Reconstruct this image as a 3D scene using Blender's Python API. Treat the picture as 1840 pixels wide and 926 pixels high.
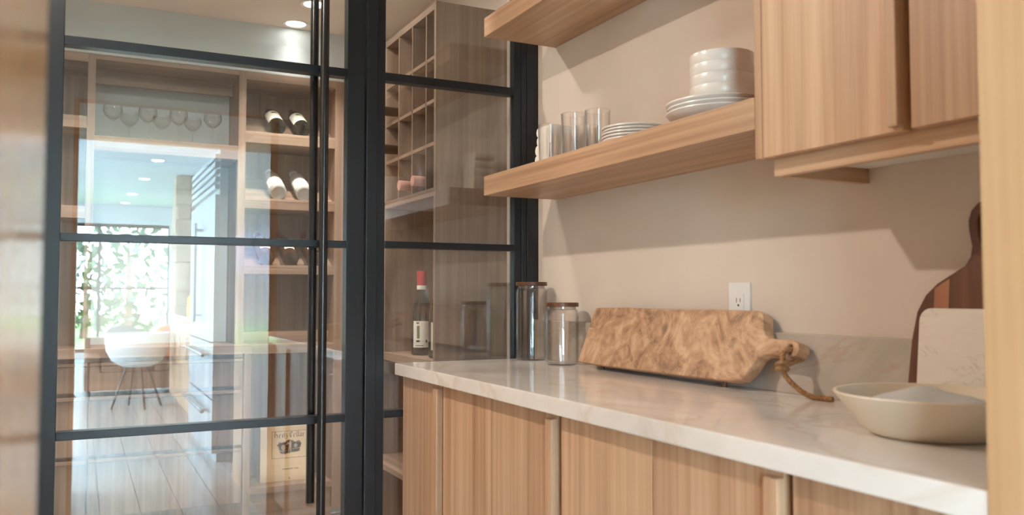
import bpy, bmesh, math, random
from mathutils import Vector, Matrix
random.seed(7)
R = math.radians
for o in list(bpy.data.objects): bpy.data.objects.remove(o)
scene = bpy.context.scene
C = scene.collection

# ------------------------------------------------------------------ camera
cam_d = bpy.data.cameras.new('camera')
cam_d.sensor_width = 36.0; cam_d.sensor_fit = 'HORIZONTAL'
cam_d.lens = 1540.0 / 1840.0 * 36.0
cam_d.clip_start = 0.005; cam_d.clip_end = 200
cam_d.dof.use_dof = True; cam_d.dof.focus_distance = 2.65; cam_d.dof.aperture_fstop = 4.5
cam = bpy.data.objects.new('camera', cam_d); C.objects.link(cam)
cam.location = (0, 0, 1.12)
cam.rotation_euler = (R(90 + 2.5), 0, R(-26.7))
scene.camera = cam

# ------------------------------------------------------------------ world / light / exposure
w = bpy.data.worlds.new('World'); scene.world = w; w.use_nodes = True
bg = w.node_tree.nodes['Background']
bg.inputs[0].default_value = (0.62, 0.83, 1.0, 1); bg.inputs[1].default_value = 62.0

def area(name, loc, rot, sx, sy, power=0, color=(1, 1, 1), portal=False, shape='RECTANGLE', spread=180):
    l = bpy.data.lights.new(name, 'AREA'); l.shape = shape; l.size = sx; l.size_y = sy
    l.energy = power; l.color = color; l.spread = R(spread)
    if portal: l.cycles.is_portal = True
    o = bpy.data.objects.new(name, l); C.objects.link(o); o.location = loc; o.rotation_euler = rot
    return o
# daylight enters the kitchen through the end window and an added side window
area('daylight_portal', (-0.85, -12.02, 1.25), (R(90), 0, 0), 4.7, 2.3, portal=True)
area('daylight_portal', (-3.52, -5.4, 1.35), (0, R(-90), 0), 2.3, 9.2, portal=True)

vs = scene.view_settings
vs.view_transform = 'Standard'; vs.look = 'None'; vs.exposure = 0.12; vs.gamma = 1.0; vs.use_curve_mapping = False

# ------------------------------------------------------------------ materials
M = {}
def srgb(r, g, b):
    f = lambda c: c / 12.92 if c <= 0.04045 else ((c + 0.055) / 1.055) ** 2.4
    return (f(r / 255), f(g / 255), f(b / 255), 1)
class N:
    def __init__(self, name):
        self.m = bpy.data.materials.new(name); self.m.use_nodes = True
        self.t = self.m.node_tree; self.t.nodes.clear()
        self.out = self.t.nodes.new('ShaderNodeOutputMaterial'); M[name] = self.m
    def n(self, typ, **kw):
        nd = self.t.nodes.new('ShaderNode' + typ)
        for k, v in kw.items():
            if k.startswith('i_'): nd.inputs[k[2:].replace('_', ' ')].default_value = v
            else: setattr(nd, k, v)
        return nd
    def l(self, a, b): self.t.links.new(a, b)
    def bsdf(self, **kw):
        b = self.n('BsdfPrincipled')
        for k, v in kw.items(): b.inputs[k.replace('_', ' ')].default_value = v
        self.l(b.outputs[0], self.out.inputs[0]); return b
    def coords(self, scale, rnd=True):
        tc = self.n('TexCoord'); mp = self.n('Mapping'); mp.inputs['Scale'].default_value = scale
        if rnd:
            oi = self.n('ObjectInfo'); ma = self.n('VectorMath', operation='SCALE'); cb = self.n('CombineXYZ')
            cb.inputs[0].default_value = cb.inputs[1].default_value = cb.inputs[2].default_value = 37.0
            self.l(cb.outputs[0], ma.inputs[0]); self.l(oi.outputs['Random'], ma.inputs['Scale'])
            ad = self.n('VectorMath', operation='ADD'); self.l(tc.outputs['Object'], ad.inputs[0]); self.l(ma.outputs[0], ad.inputs[1])
            self.l(ad.outputs[0], mp.inputs[0])
        else: self.l(tc.outputs['Object'], mp.inputs[0])
        return mp.outputs[0]
    def noise(self, vec, scale, detail=4, rough=0.55, dist=0.0):
        nz = self.n('TexNoise'); nz.inputs['Scale'].default_value = scale; nz.inputs['Detail'].default_value = detail
        nz.inputs['Roughness'].default_value = rough; nz.inputs['Distortion'].default_value = dist
        self.l(vec, nz.inputs['Vector']); return nz.outputs[0]
    def ramp(self, fac, stops):
        r = self.n('ValToRGB'); e = r.color_ramp.elements
        while len(e) < len(stops): e.new(0.5)
        for q, (p, c) in zip(e, stops): q.position = p; q.color = c
        self.l(fac, r.inputs[0]); return r.outputs[0]
    def mix(self, fac, a, b, mode='MIX'):
        x = self.n('Mix', data_type='RGBA', blend_type=mode)
        for s, v in ((x.inputs[0], fac), (x.inputs[6], a), (x.inputs[7], b)):
            if hasattr(v, 'links'): self.l(v, s)
            else: s.default_value = v
        return x.outputs[2]
    def bump(self, b, h, strength=0.2, dist=0.002):
        bp = self.n('Bump'); bp.inputs['Strength'].default_value = strength; bp.inputs['Distance'].default_value = dist
        self.l(h, bp.inputs['Height']); self.l(bp.outputs[0], b.inputs['Normal'])

def plain(name, col, rough=0.5, metal=0.0, spec=0.5, **kw):
    a = N(name); b = a.bsdf(Base_Color=col, Roughness=rough, Metallic=metal, **kw)
    b.inputs['Specular IOR Level'].default_value = spec
    return a, b

def wood(name, axis, dark, mid, light, rough=0.42, across=38.0, along=0.9, figure=0.0):
    a = N(name); b = a.bsdf(Roughness=rough)
    s = [across] * 3; s[axis] = along
    v = a.coords(tuple(s)); f1 = a.noise(v, 1.0, 5, 0.6, 0.15)
    s2 = [across * 0.16] * 3; s2[axis] = along * 0.35
    v2 = a.coords(tuple(s2)); f2 = a.noise(v2, 1.0, 3, 0.5, figure)
    c1 = a.ramp(f1, [(0.30, dark), (0.50, mid), (0.70, light)])
    c2 = a.ramp(f2, [(0.30, dark), (0.52, mid), (0.72, light)])
    col = a.mix(0.45, c1, c2)
    oi = a.n('ObjectInfo'); hs = a.n('HueSaturation'); mr = a.n('MapRange'); mr.inputs[3].default_value = 0.93; mr.inputs[4].default_value = 1.06
    a.l(oi.outputs['Random'], mr.inputs[0]); a.l(mr.outputs[0], hs.inputs['Value']); a.l(col, hs.inputs['Color'])
    a.l(hs.outputs[0], b.inputs['Base Color']); a.bump(b, f1, 0.10, 0.001)
for i, ax in enumerate('xyz'):
    wood('oak_' + ax, i, srgb(150, 108, 80), srgb(191, 152, 119), srgb(215, 181, 148), across=58.0)
    wood('walnut_' + ax, i, srgb(94, 76, 64), srgb(136, 114, 98), srgb(168, 146, 127), figure=1.2)
    wood('floor_' + ax, i, srgb(172, 168, 162), srgb(202, 199, 194), srgb(220, 217, 212), rough=0.22, across=26)
wood('oak_lining', 2, srgb(176, 134, 94), srgb(195, 154, 113), srgb(208, 170, 129), rough=0.2, across=58.0)
wood('lid_wood', 0, srgb(66, 38, 22), srgb(100, 62, 36), srgb(134, 88, 54), rough=0.4, across=60, along=6)
wood('paddle_wood', 2, srgb(70, 40, 26), srgb(106, 63, 42), srgb(136, 86, 60), rough=0.35, across=40, along=1.5)
wood('paddle_light', 2, srgb(134, 86, 58), srgb(164, 110, 78), srgb(180, 128, 92), rough=0.35, across=40, along=1.5)
wood('case_wood', 0, srgb(214, 190, 150), srgb(230, 208, 170), srgb(238, 218, 184), rough=0.6, across=20, along=1.2)

# burl board
a = N('burl'); b = a.bsdf(Roughness=0.62)
v = a.coords((1, 1, 1), False)
d = a.noise(v, 9, 3, 0.5); dm = a.n('VectorMath', operation='SCALE'); cb = a.n('CombineXYZ')
a.l(d, cb.inputs[0]); d2 = a.noise(v, 7, 2, 0.5); a.l(d2, cb.inputs[1]); a.l(d, cb.inputs[2]); a.l(cb.outputs[0], dm.inputs[0]); dm.inputs['Scale'].default_value = 0.22
ad = a.n('VectorMath', operation='ADD'); a.l(v, ad.inputs[0]); a.l(dm.outputs[0], ad.inputs[1])
wv = a.n('TexWave', wave_type='RINGS'); wv.inputs['Scale'].default_value = 7; wv.inputs['Distortion'].default_value = 7; wv.inputs['Detail'].default_value = 4; wv.inputs['Detail Scale'].default_value = 2.2
a.l(ad.outputs[0], wv.inputs['Vector'])
c1 = a.ramp(wv.outputs['Fac'], [(0.0, srgb(172, 132, 100)), (0.5, srgb(192, 152, 116)), (1.0, srgb(206, 168, 132))])
f2 = a.noise(v, 8, 8, 0.72, 2.2)
c2 = a.ramp(f2, [(0.36, srgb(84, 62, 50)), (0.46, srgb(168, 128, 98)), (0.62, srgb(216, 180, 146))])
col = a.mix(0.62, c1, c2)
vo = a.n('TexVoronoi'); vo.inputs['Scale'].default_value = 9.0; a.l(v, vo.inputs['Vector'])
kn = a.ramp(vo.outputs['Distance'], [(0.05, (0.10, 0.035, 0.015, 1)), (0.16, (1, 1, 1, 1))])
col = a.mix(0.55, col, kn, 'MULTIPLY'); a.l(col, b.inputs['Base Color']); a.bump(b, wv.outputs['Fac'], 0.15, 0.001)

def stone(name, base, dark, vein, scale=3.0, rough=0.12, veinw=0.03):
    a = N(name); b = a.bsdf(Roughness=rough)
    v = a.coords((1, 0.45, 1), False); f = a.noise(v, scale, 6, 0.62, 0.8)
    c = a.ramp(f, [(0.32, dark), (0.55, base), (0.75, base)])
    g = a.noise(v, scale * 0.9, 5, 0.55, 1.6)
    ve = a.ramp(g, [(0.5 - veinw, (0, 0, 0, 1)), (0.5, (1, 1, 1, 1)), (0.5 + veinw, (0, 0, 0, 1))])
    vm = a.n('Math', operation='MULTIPLY'); vm.inputs[1].default_value = 0.5; a.l(ve, vm.inputs[0])
    c = a.mix(vm.outputs[0], c, vein); a.l(c, b.inputs['Base Color'])
stone('quartzite', srgb(232, 226, 220), srgb(212, 206, 200), srgb(208, 190, 170), 2.6, 0.09, 0.025)
stone('splash_stone', srgb(196, 184, 172), srgb(172, 162, 150), srgb(176, 148, 116), 3.2, 0.16, 0.02)
stone('marble', srgb(226, 217, 205), srgb(214, 204, 190), srgb(176, 162, 146), 7.0, 0.3, 0.006)
def plaster(name, col, var=0.05, rough=0.75):
    a = N(name); b = a.bsdf(Roughness=rough); v = a.coords((1, 1, 1), False)
    f = a.noise(v, 3.0, 4); lo = tuple(c * (1 - var) for c in col[:3]) + (1,); hi = tuple(min(1, c * (1 + var)) for c in col[:3]) + (1,)
    a.l(a.ramp(f, [(0.3, lo), (0.7, hi)]), b.inputs['Base Color']); g = a.noise(v, 220, 2); a.bump(b, g, 0.04, 0.001)
plaster('wall_paint', srgb(213, 199, 185)); plaster('ceiling_paint', srgb(222, 210, 198)); plaster('cool_paint', srgb(200, 212, 216))
plaster('kitchen_paint', srgb(196, 202, 204)); plaster('drywall', srgb(226, 220, 210))
plain('black_metal', (0.006, 0.009, 0.013, 1), 0.32, 0.0, 0.5)
plain('black_tube', (0.008, 0.009, 0.010, 1), 0.22, 0.0, 0.6)
plain('white_ceramic', srgb(226, 219, 212), 0.28); plain('stoneware', srgb(222, 208, 186), 0.42)
plain('linen', srgb(232, 226, 218), 0.9); plain('white_cloth', srgb(252, 251, 249), 0.9)
plain('plastic_white', srgb(226, 224, 222), 0.3); plain('slot_dark', (0.02, 0.02, 0.02, 1), 0.6)
plain('paper', srgb(233, 230, 218), 0.7); plain('ink', srgb(74, 52, 40), 0.7); plain('ink_green', srgb(96, 108, 70), 0.7)
plain('ink_light', srgb(196, 170, 136), 0.7); plain('red_foil', srgb(186, 30, 46), 0.32); plain('maroon_foil', srgb(112, 50, 46), 0.35)
plain('rose_foil', srgb(224, 170, 156), 0.3, 0.2); plain('dark_foil', srgb(44, 36, 26), 0.3, 0.3)
plain('frosted_bottle', srgb(170, 171, 168), 0.22); plain('steel', srgb(190, 194, 198), 0.22, 1.0); plain('appliance_white', srgb(190, 194, 196), 0.3, 0.3)
plain('leather', srgb(126, 92, 70), 0.5); plain('orange_cloth', srgb(232, 110, 50), 0.8); plain('grey_cloth', srgb(120, 118, 120), 0.9)
plain('yellow_plastic', srgb(226, 186, 40), 0.35); plain('leaf', srgb(40, 70, 44), 0.6); plain('bark', srgb(90, 70, 54), 0.8)
plain('grass', srgb(92, 130, 60), 0.9); plain('roof_slate', srgb(92, 92, 128), 0.7); plain('house_wall', srgb(176, 150, 160), 0.8)
plain('stone_block', srgb(168, 152, 132), 0.85); plain('shell_white', srgb(236, 234, 230), 0.4)
a = N('rope'); b = a.bsdf(Roughness=0.9); v = a.coords((1, 1, 1), False); f = a.noise(v, 180, 3)
a.l(a.ramp(f, [(0.3, srgb(120, 84, 52)), (0.7, srgb(182, 138, 94))]), b.inputs['Base Color'])
def emit(name, col, s):
    a = N(name); e = a.n('Emission'); e.inputs[0].default_value = col; e.inputs[1].default_value = s; a.l(e.outputs[0], a.out.inputs[0])
emit('lamp_glow', (1, 0.93, 0.84, 1), 14.0); emit('kitchen_lamp_glow', (1, 0.97, 0.92, 1), 60.0)

def glass(name, f0=0.045, tint=(1, 1, 1, 1), rough=0.0, power=5.0, edge=None):
    """clear sheet / thin-walled glass: Fresnel mirror over a clear body (Schlick, same from both sides)"""
    a = N(name); g = a.n('NewGeometry'); d = a.n('VectorMath', operation='DOT_PRODUCT')
    a.l(g.outputs['Incoming'], d.inputs[0]); a.l(g.outputs['Normal'], d.inputs[1])
    ab = a.n('Math', operation='ABSOLUTE'); a.l(d.outputs['Value'], ab.inputs[0])
    su = a.n('Math', operation='SUBTRACT'); su.inputs[0].default_value = 1.0; a.l(ab.outputs[0], su.inputs[1]); su.use_clamp = True
    pw = a.n('Math', operation='POWER'); a.l(su.outputs[0], pw.inputs[0]); pw.inputs[1].default_value = power
    ma = a.n('Math', operation='MULTIPLY_ADD'); a.l(pw.outputs[0], ma.inputs[0]); ma.inputs[1].default_value = 1 - f0; ma.inputs[2].default_value = f0
    t = a.n('BsdfTransparent'); t.inputs[0].default_value = tint
    if edge: a.l(a.mix(pw.outputs[0], tint, edge), t.inputs[0])   # tint darkens at grazing view, standing in for refraction at the edges
    gl = a.n('BsdfGlossy'); gl.inputs['Roughness'].default_value = rough; gl.inputs[0].default_value = (1, 1, 1, 1)
    mx = a.n('MixShader'); a.l(ma.outputs[0], mx.inputs[0]); a.l(t.outputs[0], mx.inputs[1]); a.l(gl.outputs[0], mx.inputs[2]); a.l(mx.outputs[0], a.out.inputs[0])
glass('pane_glass', 0.088, (0.98, 0.985, 0.985, 1)); glass('clear_glass', 0.055, (0.985, 0.985, 0.985, 1), 0.0, 3.6, (0.50, 0.52, 0.52, 1))
glass('green_glass', 0.05, (0.05, 0.07, 0.03, 1)); glass('clear_bottle', 0.16, (0.93, 0.94, 0.94, 1), 0.12, 2.0)
plain('dark_bottle', (0.010, 0.012, 0.007, 1), 0.06, 0, 0.6); plain('amber_bottle', (0.045, 0.018, 0.012, 1), 0.08, 0, 0.6)

# ------------------------------------------------------------------ builders
class Thing:
    def __init__(self, name, label, cat, loc=(0, 0, 0), rot=(0, 0, 0), group=None, kind=None):
        o = bpy.data.objects.new(name, None); C.objects.link(o); o.empty_display_size = 0.05
        o.location = loc; o.rotation_euler = rot; o['label'] = label; o['category'] = cat
        if group: o['group'] = group
        if kind: o['kind'] = kind
        self.o = o; self.loc = Vector(loc)
def tag(o, label, cat, group=None, kind=None):
    o['label'] = label; o['category'] = cat
    if group: o['group'] = group
    if kind: o['kind'] = kind
    return o
def link(name, bm, mat, parent=None, smooth=False, world=True):
    """bm in world coordinates when world=True and the thing is not rotated; else in the thing's own space"""
    me = bpy.data.meshes.new(name)
    bmesh.ops.recalc_face_normals(bm, faces=bm.faces)
    bm.to_mesh(me); bm.free()
    p = parent.o if isinstance(parent, Thing) else parent
    if world and p is not None:
        root = p
        while root.parent: root = root.parent
        me.transform(Matrix.Translation(-root.location))
    if smooth:
        for q in me.polygons: q.use_smooth = True
        if smooth != True: me.set_sharp_from_angle(angle=R(smooth))
    me.materials.append(M[mat]); o = bpy.data.objects.new(name, me); C.objects.link(o)
    if p is not None: o.parent = p
    return o
def bbox(bm, x0, x1, y0, y1, z0, z1, bev=0.0):
    r = bmesh.ops.create_cube(bm, size=1.0); vs_ = r['verts']
    for v in vs_: v.co = Vector(((x0 + x1) / 2 + v.co.x * (x1 - x0), (y0 + y1) / 2 + v.co.y * (y1 - y0), (z0 + z1) / 2 + v.co.z * (z1 - z0)))
    if bev: 
        es = list({e for v in vs_ for e in v.link_edges}); bmesh.ops.bevel(bm, geom=es, offset=bev, segments=2, affect='EDGES', profile=0.6)
def box(name, x0, x1, y0, y1, z0, z1, mat, parent=None, bev=0.0012):
    bm = bmesh.new(); bbox(bm, x0, x1, y0, y1, z0, z1, bev); return link(name, bm, mat, parent)
def struct(name, x0, x1, y0, y1, z0, z1, mat, label, cat):
    return tag(box(name, x0, x1, y0, y1, z0, z1, mat, None, 0), label, cat, None, 'structure')
def lathe_bm(prof, seg=40, off=(0, 0, 0), closed=False, bm=None, a0=0.0, a1=2 * math.pi):
    bm = bm or bmesh.new(); full = abs(a1 - a0 - 2 * math.pi) < 1e-6; rings = []
    k = seg if full else seg + 1
    for (r, z) in prof:
        if r < 1e-6 and full: rings.append([bm.verts.new((off[0], off[1], z + off[2]))])
        else: rings.append([bm.verts.new((off[0] + r * math.cos(a0 + (a1 - a0) * i / seg), off[1] + r * math.sin(a0 + (a1 - a0) * i / seg), z + off[2])) for i in range(k)])
    pairs = list(zip(rings, rings[1:])) + ([(rings[-1], rings[0])] if closed else [])
    for A, B in pairs:
        for i in range(seg):
            j = (i + 1) % k
            if len(A) == 1 and len(B) == 1: continue
            if len(A) == 1: bm.faces.new((A[0], B[j], B[i]))
            elif len(B) == 1: bm.faces.new((A[i], A[j], B[0]))
            else: bm.faces.new((A[i], A[j], B[j], B[i]))
    return bm
def lathe(name, prof, mat, parent=None, seg=40, off=(0, 0, 0), world=False, smooth=35, **kw):
    return link(name, lathe_bm(prof, seg, off, **kw), mat, parent, smooth, world)
def tube_bm(pts, r, seg=12, bm=None, cap=True):
    bm = bm or bmesh.new(); pts = [Vector(p) for p in pts]; rings = []; prev = None
    for i, p in enumerate(pts):
        t = (pts[min(i + 1, len(pts) - 1)] - pts[max(i - 1, 0)]).normalized()
        if prev is None: u = t.orthogonal().normalized()
        else: u = (prev - t * prev.dot(t)).normalized()
        prev = u; v = t.cross(u); rr = r[i] if isinstance(r, (list, tuple)) else r
        rings.append([bm.verts.new(p + u * rr * math.cos(2 * math.pi * k / seg) + v * rr * math.sin(2 * math.pi * k / seg)) for k in range(seg)])
    for A, B in zip(rings, rings[1:]):
        for k in range(seg): bm.faces.new((A[k], A[(k + 1) % seg], B[(k + 1) % seg], B[k]))
    if cap: bm.faces.new(rings[0][::-1]); bm.faces.new(rings[-1])
    return bm
def tube(name, pts, r, mat, parent=None, seg=12, world=True): return link(name, tube_bm(pts, r, seg), mat, parent, 40, world)
def prism_bm(poly, d0, d1, fn, bm=None):
    """2D outline poly extruded between depths d0 and d1; fn(u, v, d) gives the point"""
    bm = bm or bmesh.new(); A = [bm.verts.new(fn(u, v, d0)) for u, v in poly]; B = [bm.verts.new(fn(u, v, d1)) for u, v in poly]
    bm.faces.new(A); bm.faces.new(B[::-1]); n = len(poly)
    for i in range(n): bm.faces.new((A[i], B[i], B[(i + 1) % n], A[(i + 1) % n]))
    return bm
def curve_board(name, splines, thick, bevel, mat, parent, matrix):
    """flat board with holes from closed 2D outlines, rounded edges"""
    cu = bpy.data.curves.new(name, 'CURVE'); cu.dimensions = '2D'; cu.fill_mode = 'BOTH'; cu.extrude = thick / 2 - bevel; cu.bevel_depth = bevel; cu.bevel_resolution = 2; cu.offset = -bevel
    for pts in splines:
        s = cu.splines.new('POLY'); s.points.add(len(pts) - 1); s.use_cyclic_u = True
        for q, (u, v) in zip(s.points, pts): q.co = (u, v, 0, 1)
    t = bpy.data.objects.new('tmp', cu); C.objects.link(t); bpy.context.view_layer.update()
    me = bpy.data.meshes.new_from_object(t.evaluated_get(bpy.context.evaluated_depsgraph_get()))
    bpy.data.objects.remove(t); bpy.data.curves.remove(cu)
    me.transform(matrix); me.materials.clear(); me.materials.append(M[mat]); me.name = name
    for q in me.polygons: q.use_smooth = True
    me.set_sharp_from_angle(angle=R(40))
    o = bpy.data.objects.new(name, me); C.objects.link(o)
    if parent is not None: o.parent = parent.o if isinstance(parent, Thing) else parent
    return o
def smooth_poly(pts, n=4):
    """Catmull-Rom through closed points"""
    out = []; L = len(pts)
    for i in range(L):
        p0, p1, p2, p3 = [Vector((*pts[(i + k) % L], 0)) for k in (-1, 0, 1, 2)]
        for k in range(n):
            t = k / n
            q = 0.5 * ((2 * p1) + (p2 - p0) * t + (2 * p0 - 5 * p1 + 4 * p2 - p3) * t * t + (3 * p1 - p0 - 3 * p2 + p3) * t ** 3)
            out.append((q.x, q.y))
    return out
def copy_tree(o, parent=None):
    c = o.copy(); C.objects.link(c); c.parent = parent
    for ch in list(o.children): copy_tree(ch, c)
    return c
def dup(th, loc, label=None, rot=None):
    c = copy_tree(th.o); c.location = loc
    if rot is not None: c.rotation_euler = rot
    if label: c['label'] = label
    return c

# ------------------------------------------------------------------ the setting
XW = 1.344            # pantry right wall
CEIL = 2.40
floor = struct('floor', -3.6, 1.6, -12.2, 4.6, -0.12, -0.012, 'floor_y', 'pale wood plank floor', 'floor')
proto = None
for i in range(30):
    x = -3.5 + i * 0.19 + 0.0
    if x > 1.45: break
    y = -12.05 - (i * 0.83) % 2.0
    while y < 4.4:
        y0, y1 = max(y, -12.05), min(y + 2.0, 4.4)
        if y1 - y0 > 0.1 and (x > -1.6 or y1 < -8 or True):
            if i >= 9 or y1 < -1.0:
                full = (y1 - y0) > 1.99
                if full and proto is not None:
                    o = proto.copy(); C.objects.link(o); o.location = (x - proto['x'], y0 - proto['y'], 0)
                else:
                    o = box('plank', x + 0.0015, x + 0.1885, y0 + 0.0015, y1 - 0.0015, -0.014, 0.0, 'floor_y', floor, 0)
                    if full: proto = o; o['x'] = x; o['y'] = y0
        y += 2.0
struct('wall_right', XW, XW + 0.12, 0.583, 4.6, 0, CEIL, 'wall_paint', 'beige plaster wall behind the pantry shelves and stone counter', 'wall')
struct('wall_left', -0.97, -0.85, 0.583, 4.6, 0, CEIL, 'wall_paint', 'beige plaster wall on the far side of the pantry door', 'wall')
struct('wall_back', -0.85, XW, 4.40, 4.52, 0, CEIL, 'cool_paint', 'pale cool grey wall behind the wine room cabinet', 'wall')
struct('ceiling', -0.97, XW + 0.12, 0.583, 4.6, CEIL, CEIL + 0.1, 'ceiling_paint', 'flat beige ceiling with recessed downlights', 'ceiling')
struct('wall_soffit', -0.85, XW, 4.105, 4.40, 2.168, CEIL, 'cool_paint', 'pale soffit above the wine room cabinet', 'wall')
struct('trim_1', 1.288, XW, 2.522, 2.60, 0, CEIL, 'drywall', 'white drywall return beside the glass panel', 'wall')
# thick wall between pantry and kitchen with the oak lined opening the camera looks through
struct('wall_front_left', -3.6, -0.0414, -0.47, 0.583, 0, 2.74, 'kitchen_paint', 'thick wall on the hinge side of the pantry opening', 'wall')
struct('wall_front_right', 0.888, 1.6, -0.47, 0.583, 0, 2.74, 'kitchen_paint', 'thick wall on the counter side of the pantry opening', 'wall')
struct('wall_front_header', -0.0414, 0.888, -0.47, 0.583, 2.03, 2.74, 'kitchen_paint', 'wall over the pantry opening', 'wall')
struct('trim_2', -0.0414, -0.0214, -0.475, 0.60, 0, 2.03, 'oak_lining', 'oak lining panel beside the glass door', 'trim')
struct('trim_3', 0.8485, 0.888, -0.475, 0.5835, 0, 2.03, 'oak_lining', 'oak lining panel at the end of the stone counter', 'trim')
struct('trim_4', -0.0214, 0.8485, -0.475, 0.583, 2.012, 2.03, 'oak_x', 'oak head lining of the pantry opening', 'trim')
# kitchen shell
struct('ceiling_kitchen', -3.6, 1.6, -12.2, -0.47, 2.74, 2.84, 'kitchen_paint', 'white kitchen ceiling with a row of downlights', 'ceiling')
struct('wall_kitchen_right', 1.5, 1.6, -12.2, -0.47, 0, 2.74, 'kitchen_paint', 'white kitchen wall behind the refrigerator', 'wall')
def frame_wall(name, ax, pos, a0, a1, o0, o1, z0, z1, label):
    """wall with one opening, as one mesh"""
    bm = bmesh.new()
    def bb(u0, u1, w0, w1):
        if ax == 'y': bbox(bm, u0, u1, pos, pos + 0.14, w0, w1)
        else: bbox(bm, pos, pos + 0.1, u0, u1, w0, w1)
    bb(a0, o0, 0, 2.74); bb(o1, a1, 0, 2.74); bb(o0, o1, 0, z0); bb(o0, o1, z1, 2.74)
    return tag(link(name, bm, 'kitchen_paint'), label, 'wall', None, 'structure')
frame_wall('wall_kitchen_end', 'y', -12.14, -3.6, 1.6, -3.2, 1.45, 0.10, 2.40, 'end wall around the large garden window')
frame_wall('wall_kitchen_left', 'x', -3.6, -12.0, -0.47, -10.0, -0.8, 0.20, 2.50, 'long wall around the added side window')
def mullion_window(name, ax, pos, o0, o1, z0, z1, nv, zs, label):
    t = Thing(name, label, 'window', ((o0 + o1) / 2, pos, z0) if ax == 'y' else (pos, (o0 + o1) / 2, z0), kind='structure')
    def bb(nm, u0, u1, w0, w1, mat, d=0.03):
        if ax == 'y': box(nm, u0, u1, pos - d, pos + d, w0, w1, mat, t, 0)
        else: box(nm, pos - d, pos + d, u0, u1, w0, w1, mat, t, 0)
    bb('sill', o0, o1, z0, z0 + 0.06, 'black_metal'); bb('head', o0, o1, z1 - 0.06, z1, 'black_metal')
    st = (o1 - o0) / nv
    for i in range(nv + 1): bb('mullion', o0 + i * st - 0.025, o0 + i * st + 0.025, z0, z1, 'black_metal', 0.029)
    for q in zs: bb('transom', o0, o1, q - 0.02, q + 0.02, 'black_metal', 0.028)
    for i in range(nv): bb('pane', o0 + i * st + 0.02, o0 + (i + 1) * st - 0.02, z0 + 0.03, z1 - 0.03, 'pane_glass', 0.004)
mullion_window('window_3', 'y', -12.05, -3.2, 1.45, 0.10, 2.40, 4, [1.24], 'large dark framed garden window at the end of the kitchen')
mullion_window('added_side_window', 'x', -3.55, -10.0, -0.8, 0.20, 2.50, 6, [], 'added dark framed side window, out of view, bringing daylight into the kitchen')  # unseen window, added and lengthened to brighten the kitchen and its floor

# ------------------------------------------------------------------ glass door and fixed glass panel
YG = 2.50
RAILS = [(0.748, 0.770), (1.259, 1.280), (1.770, 1.795)]
door = Thing('door_1', 'black steel framed glass door with long round bar pulls', 'door', (0.325, YG, 0.0), kind='structure')
def bar(nm, x0, x1, z0, z1, par, d=0.019, bev=0.0015): return box(nm, x0, x1, YG - d, YG + d, z0, z1, 'black_metal', par, bev)
bar('stile', -0.098, -0.050, 0.01, 2.36, door, 0.021); bar('stile', 0.699, 0.752, 0.01, 2.36, door, 0.021)
bar('rail', -0.050, 0.699, 2.31, 2.36, door); bar('rail', -0.050, 0.699, 0.01, 0.26, door)
for z0, z1 in RAILS: bar('rail', -0.050, 0.699, z0, z1, door)
zs = [0.26] + [v for q in RAILS for v in q] + [2.31]
for i in range(0, len(zs), 2): box('pane', -0.052, 0.701, YG - 0.004, YG + 0.004, zs[i] - 0.002, zs[i + 1] + 0.002, 'pane_glass', door, 0)
for yy, zb in ((YG - 0.062, 0.497), (YG + 0.062, 0.505)):
    h = tube('pull_bar', [(0.619, yy, zb), (0.619, yy, 2.16)], 0.0125, 'black_tube', door, 24)
    for z0, z1 in RAILS:
        s = 1 if yy > YG else -1
        tube('standoff', [(0.619, YG + s * 0.018, (z0 + z1) / 2), (0.619, yy, (z0 + z1) / 2)], 0.008, 'black_tube', h, 12)
fx = Thing('window_1', 'black framed fixed glass panel beside the stone counter', 'window', (1.05, YG, 0.0), kind='structure')
bar('jamb', 0.757, 0.790, 0, 2.40, fx, 0.026); bar('jamb', 0.788, 0.817, 0, 2.40, fx, 0.019)
bar('post', 1.257, 1.283, 0, 2.40, fx, 0.016); bar('post', 1.283, 1.302, 0, 2.40, fx, 0.0190); bar('post', 1.302, XW, 0, 2.40, fx, 0.0222)
bar('rail', 0.817, 1.257, 2.33, 2.40, fx); bar('rail', 0.817, 1.257, 0, 0.10, fx)
for z0, z1 in RAILS: bar('rail', 0.817, 1.257, z0 + 0.003, z1 + 0.003, fx)
zs = [0.10] + [v for q in RAILS for v in q] + [2.33]
for i in range(0, len(zs), 2): box('pane', 0.815, 1.259, YG - 0.004, YG + 0.004, zs[i], zs[i + 1] + 0.003, 'pane_glass', fx, 0)
fl = Thing('window_2', 'black framed fixed glass panel on the hinge side of the door', 'window', (-0.48, YG, 0.0), kind='structure')
bar('jamb', -0.150, -0.103, 0, 2.40, fl, 0.026); bar('post', -0.85, -0.79, 0, 2.40, fl, 0.026)
bar('rail', -0.79, -0.15, 2.33, 2.40, fl); bar('rail', -0.79, -0.15, 0, 0.10, fl)
for z0, z1 in RAILS: bar('rail', -0.79, -0.15, z0, z1, fl)
zs = [0.10] + [v for q in RAILS for v in q] + [2.33]
for i in range(0, len(zs), 2): box('pane', -0.79, -0.15, YG - 0.004, YG + 0.004, zs[i], zs[i + 1], 'pane_glass', fl, 0)
tag(box('trim_5', -0.103, 0.757, YG - 0.026, YG + 0.026, 2.363, 2.40, 'black_metal'), 'black steel head frame over the glass door', 'trim', None, 'structure')

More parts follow.
